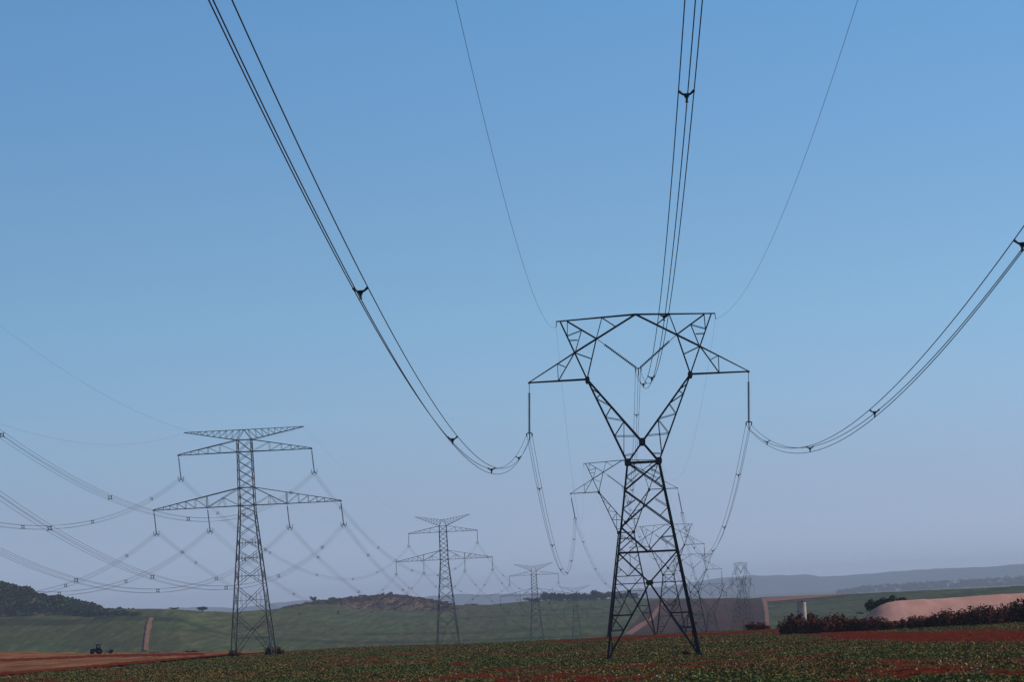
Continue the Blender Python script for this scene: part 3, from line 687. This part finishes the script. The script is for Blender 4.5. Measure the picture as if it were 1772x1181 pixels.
# ------------------------------------------------------------------ wires
def rotz(v, a): c, s = math.cos(a), math.sin(a); return np.array([v[0] * c - v[1] * s, v[0] * s + v[1] * c, v[2]])
def wire_pts(A, B, sag, n=56):
    t = np.linspace(0, 1, n)[:, None]; return A + (B - A) * t - 4 * sag * t * (1 - t) * np.array([0, 0, 1.])
OFF3 = [(-.235, -.24), (.235, -.24), (0, -.60)]
OFF4 = [(-.24, -.1), (.24, -.1), (-.24, -.58), (.24, -.58)]
def bundle(A, B, sag, off, ts, r, label, group, n=56):
    A = np.array(A, float); B = np.array(B, float); P = wire_pts(A, B, sag, n)
    d = B - A; h = np.array([-d[1], d[0], 0]); h /= np.linalg.norm(h)
    if h[0] < 0: h = -h
    root = empty('power_line', tuple(A), label, 'power line', group)
    dens = [0.16] + [1] * (n - 2) + [0.16]
    for ox, oz in off:
        b = MB(); b.tube(P + h * ox + np.array([0, 0, oz]) - A, r, 5); b.build('conductor', M['wire'], root)
    for t in ts:
        p = A + (B - A) * t - 4 * sag * t * (1 - t) * np.array([0, 0, 1.]) - A
        q = [p + h * ox + np.array([0, 0, oz]) for ox, oz in off]; b = MB()
        c = sum(q) / len(q) 
        if len(off) == 3:
            c = c + np.array([0, 0, -.02])
            for e in q: b.tube([c, c + (e - c) * .5 + np.array([0, 0, -.03]), e], np.array([.055, .035, .05]), 6)
            b.tube([c + h * -.07, c + h * .07], .07, 6)
        else:
            k = [c + (e - c) * .62 for e in q]
            for i_, j_ in ((0, 1), (1, 3), (3, 2), (2, 0)): b.bar(k[i_], k[j_], .07)
            for e, kk in zip(q, k): b.bar(kk, e + (e - c) * .1, .06)
        b.build('spacer', M['steel_dark'], root)
    return root
def shield(A, B, sag, label, group, r=.009):
    A = np.array(A, float); b = MB(); b.tube(wire_pts(A, np.array(B, float), sag, 60) - A, r, 4)
    o = b.build('earth_wire', M['wire'], None, tuple(A)); return tag(o, label, 'earth wire', group)

# near span, delta line (towards the camera)
GB, GE = 'triple conductor bundles of the Y-headed pylons', 'thin earth wires of the Y-headed pylons'
A1 = {'L': (1.15, 293, 14.47 + .28), 'M': (11.28, 293, 19.75 + .22), 'R': (21.0, 293, 14.22 + .35), 'SL': (4.07, 293, 24.1), 'SR': (18.55, 293, 24.1)}
B0 = {'L': (-10.24, 15.23, 13.56), 'M': (-9.87, 12.67, 12.44), 'R': (-9.54, 12.92, 12.01), 'SL': (-10.03, 13.36, 11.08), 'SR': (-10.16, 13.44, 9.74)}
SP = {'L': [.106, .274, .409, .564, .73], 'M': [.114, .255, .412, .575, .73], 'R': [.096, .256, .405, .572, .73]}
LBL = {'L': 'left', 'M': 'middle', 'R': 'right'}
TX = {'L': 'triple wire bundle from the nearest black pylon\'s left arm sweeping up to the top left',
      'M': 'triple wire bundle rising steeply from the V insulators inside the nearest black pylon\'s head',
      'R': 'triple wire bundle from the nearest black pylon\'s right arm curving to the right edge'}
for k in 'LMR':
    a = np.array(A1[k]); V = B0[k]; bundle(a, a + np.array([V[0], -342, V[1]]), V[2], OFF3, SP[k], .018, TX[k], GB, 90)
for k in ('SL', 'SR'):
    a = np.array(A1[k]); V = B0[k]; shield(a, a + np.array([V[0], -342, V[1]]), V[2], 'thin wire climbing from the nearest black pylon\'s ' + ('left' if k == 'SL' else 'right') + ' top corner to the sky\'s top', GE)
# spans between the delta pylons
def d_att(i):
    x, y, zt = DT[i]; yaw = DYAW[i]; lean = -.22 if i == 0 else (.62 if i == 1 else 0)
    o = np.array([x, y, zt - 31.17]); r = {k: o + rotz(v, yaw) for k, v in {'L': (-9.95 + lean, 0, 20.85), 'M': (0, 0, 26.25), 'R': (9.95 + lean, 0, 20.85), 'SL': (-7.25, 0, 30.35), 'SR': (7.25, 0, 30.35)}.items()}
    if i == 0: r = {k: np.array(v, float) for k, v in A1.items()}
    return r
ordn = ['nearest', 'second', 'third', 'fourth', 'fifth', 'sixth', 'seventh', 'eighth']
sags = [(11.2, 6.5, 9.6, 14, 8), (9, 8, 9, 6, 6), (9, 8, 9, 6, 6), (9, 8, 9, 6, 6), (3, 3, 3, 2, 2)]
for i in range(5):
    a, b_ = d_att(i), d_att(i + 1)
    for j, k in enumerate('LMR'):
        bundle(a[k], b_[k], sags[i][j], OFF3, [.095, .26, .42, .58, .74, .895] if i < 3 else [], [.018, .015, .014, .014, .014][i], 'triple bundle from the %s of the %s Y-headed pylon to the %s' % ({'L': 'left arm', 'M': 'head\'s inner V', 'R': 'right arm'}[k], ordn[i], ordn[i + 1]), GB, 40)
    if i < 4:
        for j, k in enumerate(('SL', 'SR')):
            shield(a[k], b_[k], sags[i][3 + j], 'thin top wire, %s side, from the %s Y-headed pylon to the %s' % ('left' if k == 'SL' else 'right', ordn[i], ordn[i + 1]), GE, .006)
# double-circuit line
GQ, GS = 'four-wire bundles of the double-circuit pylons', 'thin earth wires of the double-circuit pylons'
A2 = {'UL': ((-58.42, 560, 22.96), (-76.4, 185.53, 41.06)), 'UR': ((-35.4, 560, 22.82), (-56.08, 174.69, 40.92)), 'A': ((-62.9, 560, 13.89), (-80.35, 187.64, 31.99)),
      'B': ((-53.69, 560, 14.03), (-72.23, 183.3, 32.13)), 'C': ((-40., 560, 13.75), (-60.15, 176.86, 31.85)), 'E': ((-30.61, 560, 13.68), (-51.86, 172.44, 31.78))}
PN = {'UL': 'upper left tip', 'UR': 'upper right tip', 'A': 'lower outer left tip', 'B': 'lower inner left point', 'C': 'lower inner right point', 'E': 'lower outer right tip'}
for k, (a, b_) in A2.items():
    a = np.array(a) + [0, 0, .35]; b_ = np.array(b_) + [0, 0, .35]
    bundle(a, b_, 18.89, OFF4, [.086, .231, .366, .51, .655, .8, .94], .015, 'bundle from the tallest grey pylon\'s %s dipping to the left edge' % PN[k], GQ, 80)
def l_att(i):
    x, y, zt, w = LT[i]; o = np.array([x, y, LTZ[i]]); ln = .3 if i == 0 else -.15
    d = {'UL': (-11.6 + ln, 0, 31.25), 'UR': (11.6 + ln, 0, 31.25), 'A': (-16.27 + ln, 0, 21.95), 'B': (-6.92 + ln, 0, 21.95), 'C': (6.92 + ln, 0, 21.95), 'E': (16.27 + ln, 0, 21.95), 'SL': (-10.4, 0, 39.2) if w == 'flat' else (-9.2, 0, 40.9), 'SR': (10.4, 0, 39.2) if w == 'flat' else (9.2, 0, 40.9)}
    return {k: o + rotz(v, LYAW[i]) for k, v in d.items()}
for i in range(3):
    a, b_ = l_att(i), l_att(i + 1)
    if i == 0:
        for k in A2: a[k] = np.array(A2[k][0], float) + [0, 0, .35]
    for k in A2:
        bundle(a[k], b_[k], [14, 10, 8][i], OFF4, [.087, .24, .42, .6, .75, .89], [.014, .013, .013][i], 'bundle from the %s of the %s grey pylon to the %s' % (PN[k], ordn[i].replace('nearest', 'tallest'), ordn[i + 1]), GQ, 40)
    for k in ('SL', 'SR'):
        shield(a[k], b_[k], [9, 7, 6][i], 'thin top wire on the %s side between the %s and %s grey pylons' % ('left' if k == 'SL' else 'right', ordn[i].replace('nearest', 'tallest'), ordn[i + 1]), GS, .006)
a = l_att(0)
shield(a['SL'], (-75.06, 185.1, 48.5), 13.9, 'faint wire from the tallest grey pylon\'s left top tip, lower at the left edge', GS, .0075)
shield(a['SR'], (-56.6, 175.4, 47.4), 14.07, 'faint wire from the tallest grey pylon\'s right top tip, higher at the left edge', GS, .0075)

# ------------------------------------------------------------------ right side: hedge, tank, mound
b = MB(); tp = at(1389, 1093, 452); zb = gz1(tp[0], tp[1]); tz = at(1389, 1043, 452)[2]
tank = empty('water_tank', (tp[0], tp[1], zb), 'narrow upright concrete cylinder tank standing in the bushes', 'tank')
h = tz - zb
n = 28; an = np.arange(n) * 2 * math.pi / n; R1, R2 = .66, .56; V = []; Fs = []
for r, z in ((R1, -.2), (R1, h * .33), (R1 + .012, h * .333), (R1 + .012, h * .34), (R1, h * .343), (R1, h * .66), (R1 + .012, h * .663), (R1 + .012, h * .67), (R1, h * .673), (R1, h), (R2, h), (R2, h - .9)):
    V += [(r * math.cos(t), r * math.sin(t), z) for t in an]
k = len(V) // n
Fs = [(i * n + j, i * n + (j + 1) % n, (i + 1) * n + (j + 1) % n, (i + 1) * n + j) for i in range(k - 1) for j in range(n)] + [tuple((k - 1) * n + j for j in range(n))]
b.add(V, Fs); b.build('tank_wall', M['concrete'], tank)
b = MB(); 
for s in (-1, 1): b.box((s * .3, 0, h + .04), (.5, .9, .06))
b.tube([(.1, -.2, h + .05), (.15, -.2, h + .22)], .09, 8); b.build('lid', M['red_soil'], tank)

def bush_mesh(seed, R, H, n=700):
    rng = np.random.default_rng(seed); C = []; D_ = []
    st = 26; V = []; Q = []; base = 0
    # upright twiggy stems
    mb = MB()
    for k in range(st):
        a = rng.uniform(0, 6.28); r = R * rng.uniform(.1, .8); x0, y0 = math.cos(a) * r * .6, math.sin(a) * r * .6; lx, ly = math.cos(a) * r, math.sin(a) * r
        hh = H * rng.uniform(.6, 1.22) * (1 - .35 * (r / R) ** 2)
        mb.tube([(x0, y0, -.2), ((x0 + lx) / 2 + rng.normal() * .1, (y0 + ly) / 2, hh * .5), (lx + rng.normal() * .15, ly, hh)], np.array([.05, .035, .012]), 4)
        m_ = n // st; t = rng.uniform(.05, 1, m_); p = np.stack([x0 + (lx - x0) * t, y0 + (ly - y0) * t, hh * t], 1) + rng.normal(size=(m_, 3)) * [.20, .20, .2]
        C.append(p)
    C = np.concatenate(C); C = C[C[:, 2] > -.1]
    V, Q = leaf_quads(C, rng.uniform(.10, .24, len(C)), rng); me = mesh_np('foliage', V, Q)
    add_tint(me, np.repeat(np.clip(rng.uniform(.5, 1.6, (len(C), 1)) * np.array([[1, 1, 1]]) + rng.normal(size=(len(C), 3)) * .12, .2, 2.2), 4, 0))
    me.materials.append(M['dry_bush']); sm = mb.mesh('stem'); sm.materials.append(M['bark']); return me, sm
BV = [bush_mesh(s, 1.5, 2.6) for s in (1, 2, 3, 4, 5)]
top = [(1355, 1083), (1365, 1072), (1385, 1068), (1410, 1068), (1430, 1072), (1450, 1067), (1475, 1069), (1490, 1074), (1515, 1072), (1540, 1076), (1560, 1074), (1600, 1068), (1640, 1060), (1680, 1055), (1720, 1052), (1745, 1047), (1772, 1040), (1900, 1030)]
tx = [a for a, _ in top]; ty = [c for _, c in top]
x = 1362; i = 0
rb = random.Random(11)
marks = ['leftmost round dark bush of the hedge, in front of the concrete tank'] 
segn = {}
while x < 1790:
    yb = np.interp(x, [1355, 1500, 1650, 1772, 1900], [1098, 1092, 1084, 1077, 1070]); yt = np.interp(x, tx, ty) + rb.uniform(-2, 2)
    D = 452 + rb.uniform(-5, 5); p = at(x, yb, D); hgt = (yb - yt) * D / F
    seg = ('beside the concrete tank' if x < 1420 else 'between the tank and the pink mound' if x < 1500 else 'in front of the pink mound\'s rounded end' if x < 1570 else 'in front of the pink mound\'s middle' if x < 1690 else 'in front of the pink mound\'s right end')
    segn[seg] = segn.get(seg, 0) + 1; lab = ORD[segn[seg] - 1] + ' dry red hedge bush from left ' + seg
    o = empty('dry_bush', (p[0], p[1], min(p[2], gz1(p[0], p[1]) + .2)), lab, 'bush', 'bushes of the dry hedge', rb.uniform(0, 6))
    z0 = o.location.z; hgt = at(x, yt, D)[2] - z0
    k = hgt / 2.75; wx = rb.uniform(.85, 1.15); o.scale = (wx, wx, max(.35, k))
    f, s_ = BV[i % 5]; link('foliage', f, None, o); link('stem', s_, None, o)
    x += rb.uniform(9, 14) if x < 1530 else rb.uniform(11, 16); i += 1
def lone_bush(px, py, D, w, h, lab, v, name='dry_bush'):
    p = at(px, py, D); o = empty(name, (p[0], p[1], gz1(p[0], p[1])), lab, 'bush', None, v); o.scale = (w, w, h)
    f, s_ = BV[v % 5]; link('foliage', f, None, o); link('stem', s_, None, o)
lone_bush(1372, 1100, 448, 1.1, .95, 'darkest thick bush at the left end of the hedge, left of the tank foot', 2)
lone_bush(1396, 1097, 447, .75, .75, 'dark hedge bush right at the foot of the concrete tank, on its right', 4)
lone_bush(1305, 1095, 600, 1.6, .5, 'low grey-green bush on the field edge left of the hedge', 1)
lone_bush(1322, 1095, 600, 1.2, .42, 'small bush on the field edge at the foot of the right dirt road', 3)
lone_bush(402, 1137, 555, .55, .45, 'small dark dry shrub round the left foot of the tallest grey pylon', 0)
lone_bush(411, 1137, 553, .4, .32, 'smaller shrub at the near left foot of the tallest grey pylon', 1)
lone_bush(466, 1134, 566, .7, .5, 'red-brown dry shrub at the right foot of the tallest grey pylon', 2)
lone_bush(484, 1133, 566, .8, .45, 'red-brown dry shrub just right of the tallest grey pylon', 3)
lone_bush(333, 1133, 800, 1.5, .5, 'greyish leafless brush at the edge of the dirt left of the tallest grey pylon', 4)
lone_bush(266, 1132, 830, 1.2, .35, 'dark low brush at the foot of the left dirt road', 0)
lone_bush(1189, 1141, 291, .35, .22, 'dark weed tuft between the feet of the nearest black pylon, near its right leg', 1)

# the pale mound behind the hedge
def mound():
    D = 640.0; prof = [(1487, 1078), (1496, 1070), (1504, 1064), (1512, 1057), (1522, 1050), (1535, 1044.5), (1552, 1041), (1580, 1039.5), (1640, 1036.5), (1700, 1032), (1772, 1028), (1850, 1024), (1900, 1026), (1960, 1040), (2000, 1060)]
    P = [cs(*p) for p in prof]; c = np.array([a for a, _ in P]); s = np.array([b for _, b in P]); n = 160; cc = np.linspace(c[0], c[-1], n); X = (cc - 886) / F * D
    top_ = np.interp(cc, c, s) * D; nr = 30; V = np.zeros((nr, n, 3)); dep = 24
    for i in range(nr):
        t = i / (nr - 1); y = D + dep * (2 * t - 1); k = math.sin(math.pi * t) ** .75; g = np.minimum(gz(X, X * 0 + y), gz(X, X * 0 + D)) - .6
        V[i, :, 0] = X + (t - .5) * 3; V[i, :, 1] = y; V[i, :, 2] = g + (top_ - g) * k
        rid = np.abs(((X + y * .9) / 2.8) % 1 - .5) * .18 + (fbm(X / 3, X * 0 + y / 3, 3, 71) - .5) * .22
        V[i, :, 2] += rid * min(1, k * 1.5)
    me = mesh_np('mound', V.reshape(-1, 3), grid_faces(nr, n), True)
    tag(link('mound', me, M['mound']), 'long smooth mound of pale pink earth behind the dry hedge at right', 'mound')
mound()

# ------------------------------------------------------------------ two small dark machines on the dirt at left
def wheel(b, x, y, r, w, z=None):
    z = r if z is None else z; k = 20; pr = [(r * .35, -w / 2), (r * .9, -w / 2), (r, -w * .3), (r, w * .3), (r * .9, w / 2), (r * .35, w / 2)]
    V = [(x + rr_ * math.cos(a), y + yy, z + rr_ * math.sin(a)) for a in np.arange(k) * 2 * math.pi / k for rr_, yy in pr]; m_ = len(pr)
    b.add(V, [(j * m_ + i, j * m_ + (i + 1) % m_, ((j + 1) % k) * m_ + (i + 1) % m_, ((j + 1) % k) * m_ + i) for j in range(k) for i in range(m_)])
def tractor():
    p = at(167, 1136.5, 760); z = gz1(p[0], p[1]) + .22
    o = empty('tractor', (p[0], p[1], z), 'small dark tractor with a cab, parked on the red dirt track at far left', 'tractor', None, .25)
    b = MB(); b.prism([(-1.25, .55), (-1.25, 1.05), (-1.0, 1.18), (-.1, 1.25), (.2, 1.25), (.9, 1.15), (.95, .6), (.3, .5)], -.38, .38); b.build('body', M['black'], o)
    b = MB(); b.prism([(-.15, 1.2), (-.05, 1.95), (.75, 1.95), (.85, 1.15)], -.5, .5); c = b.build('cab', M['black'], o)
    b = MB(); b.box((.35, 0, 2.02), (1.05, 1.15, .10)); b.build('roof', M['black'], c)
    b = MB(); b.box((.42, -.512, 1.62), (.42, .02, .42)); b.build('window', M['glass'], c)
    for (x, r, w) in ((-.85, .38, .25), (.55, .62, .36)):
        for s in (-1, 1):
            b = MB(); wheel(b, x, s * .62, r, w); wo = b.build('wheel', M['rubber'], o); b = MB(); b.tube([(x, s * .62 - .08, r), (x, s * .62 + .08, r)], r * .4, 12); b.build('rim', M['steel_grey'], wo)
    b = MB(); b.tube([(-.6, -.2, 1.2), (-.6, -.2, 1.8)], .04, 6); b.build('exhaust_pipe', M['black'], o)
    o.scale = (1.15, 1.15, 1.1)
def cart():
    p = at(191.5, 1136, 760); z = gz1(p[0], p[1]) + .22
    o = empty('cart', (p[0], p[1], z), 'small black box trailer on the red dirt, right of the dark tractor', 'trailer', None, .1)
    b = MB(); b.prism([(-.6, .35), (-.68, .95), (.68, .95), (.6, .35)], -.45, .45); b.build('box', M['black'], o)
    b = MB(); b.box((-.42, -.47, .78), (.26, .03, .22)); b.build('reflector_plate', M['white'], o)
    for s in (-1, 1): b = MB(); wheel(b, .0, s * .55, .3, .16); b.build('wheel', M['rubber'], o)
    b = MB(); b.bar((-.6, 0, .4), (-1.3, 0, .3), .07); b.build('tow_bar', M['black'], o)
tractor(); cart()

# ------------------------------------------------------------------ weeds and dry stubble over the near field
def weeds():
    rng = np.random.default_rng(3); n0 = 520000
    Y = (rng.random(n0) ** 1.35) * 530 + 85; X = (rng.random(n0) * 2 - 1) * (.175 * Y)
    g = veg(X, Y); g0 = g; g = np.maximum(g, 0); keep = rng.random(n0) < (.05 + .95 * g ** 1.3) * (g0 > -.25); X, Y, g = X[keep], Y[keep], g[keep]
    row = slope_px(X, Y); c = colof(X, Y); keep = (rng.random(len(X)) < .10) | ~((row < np.interp(c, [-60, 40, 340, 480], [1172, 1166, 1142, 1128])) & (c < 480)); X, Y, g = X[keep], Y[keep], g[keep]
    n = len(X); k = 4; Z = gz(X, Y) + near_disp(X, Y); sz = rng.uniform(.03, .08, n) * (.7 + .6 * g) * np.interp(Y, [100, 400], [.8, 1.7])
    C = np.repeat(np.stack([X, Y, Z], 1), k, 0); S = np.repeat(sz, k)
    C = C + rng.normal(size=C.shape) * S[:, None] * [1.2, 1.2, .3]; C[:, 2] += S * .45
    V, Q = leaf_quads(C, S * rng.uniform(.45, .9, len(S)), rng); me = mesh_np('weeds', V, Q)
    base = rng.uniform(.78, 1.25, (n, 1)) * np.array([[1, 1, 1]]); pt = np.clip((fbm(X / 7, Y / 22, 3, 33) - .42) / .16, 0, 1)[:, None]; base = base * (np.array([[1.28, 1.0, .9]]) * pt + np.array([[.85, 1.02, .8]]) * (1 - pt)); br = rng.random(n) < .25; base[br] *= [1.3, .82, .85]; yl = rng.random(n) < .12; base[yl] *= [1.25, 1.2, 1.1]
    add_tint(me, np.repeat(np.repeat(base, k, 0) * rng.uniform(.8, 1.2, (n * k, 1)), 4, 0))
    tag(link('weeds', me, M['weeds']), 'patchy green weeds sprouting all over the red field', 'weeds', kind='stuff')
    n = 6500; Y = (rng.random(n) ** 1.6) * 260 + 85; X = (rng.random(n) * 2 - 1) * (.18 * Y); Z = gz(X, Y) + near_disp(X, Y) + .06
    V, Q = leaf_quads(np.stack([X, Y, Z], 1), rng.uniform(.02, .06, n), rng); me = mesh_np('stubble', V, Q)
    add_tint(me, np.repeat(rng.uniform(.5, 1.3, (n, 1)) * np.array([[1, 1, 1]]), 4, 0))
    ms = mat('dry_stubble', (.62, .50, .38), (.38, .28, .2), 1, .9, attr='tint')
    tag(link('stubble', me, ms), 'pale bits of dry stubble scattered over the field', 'stubble', kind='stuff')
weeds()
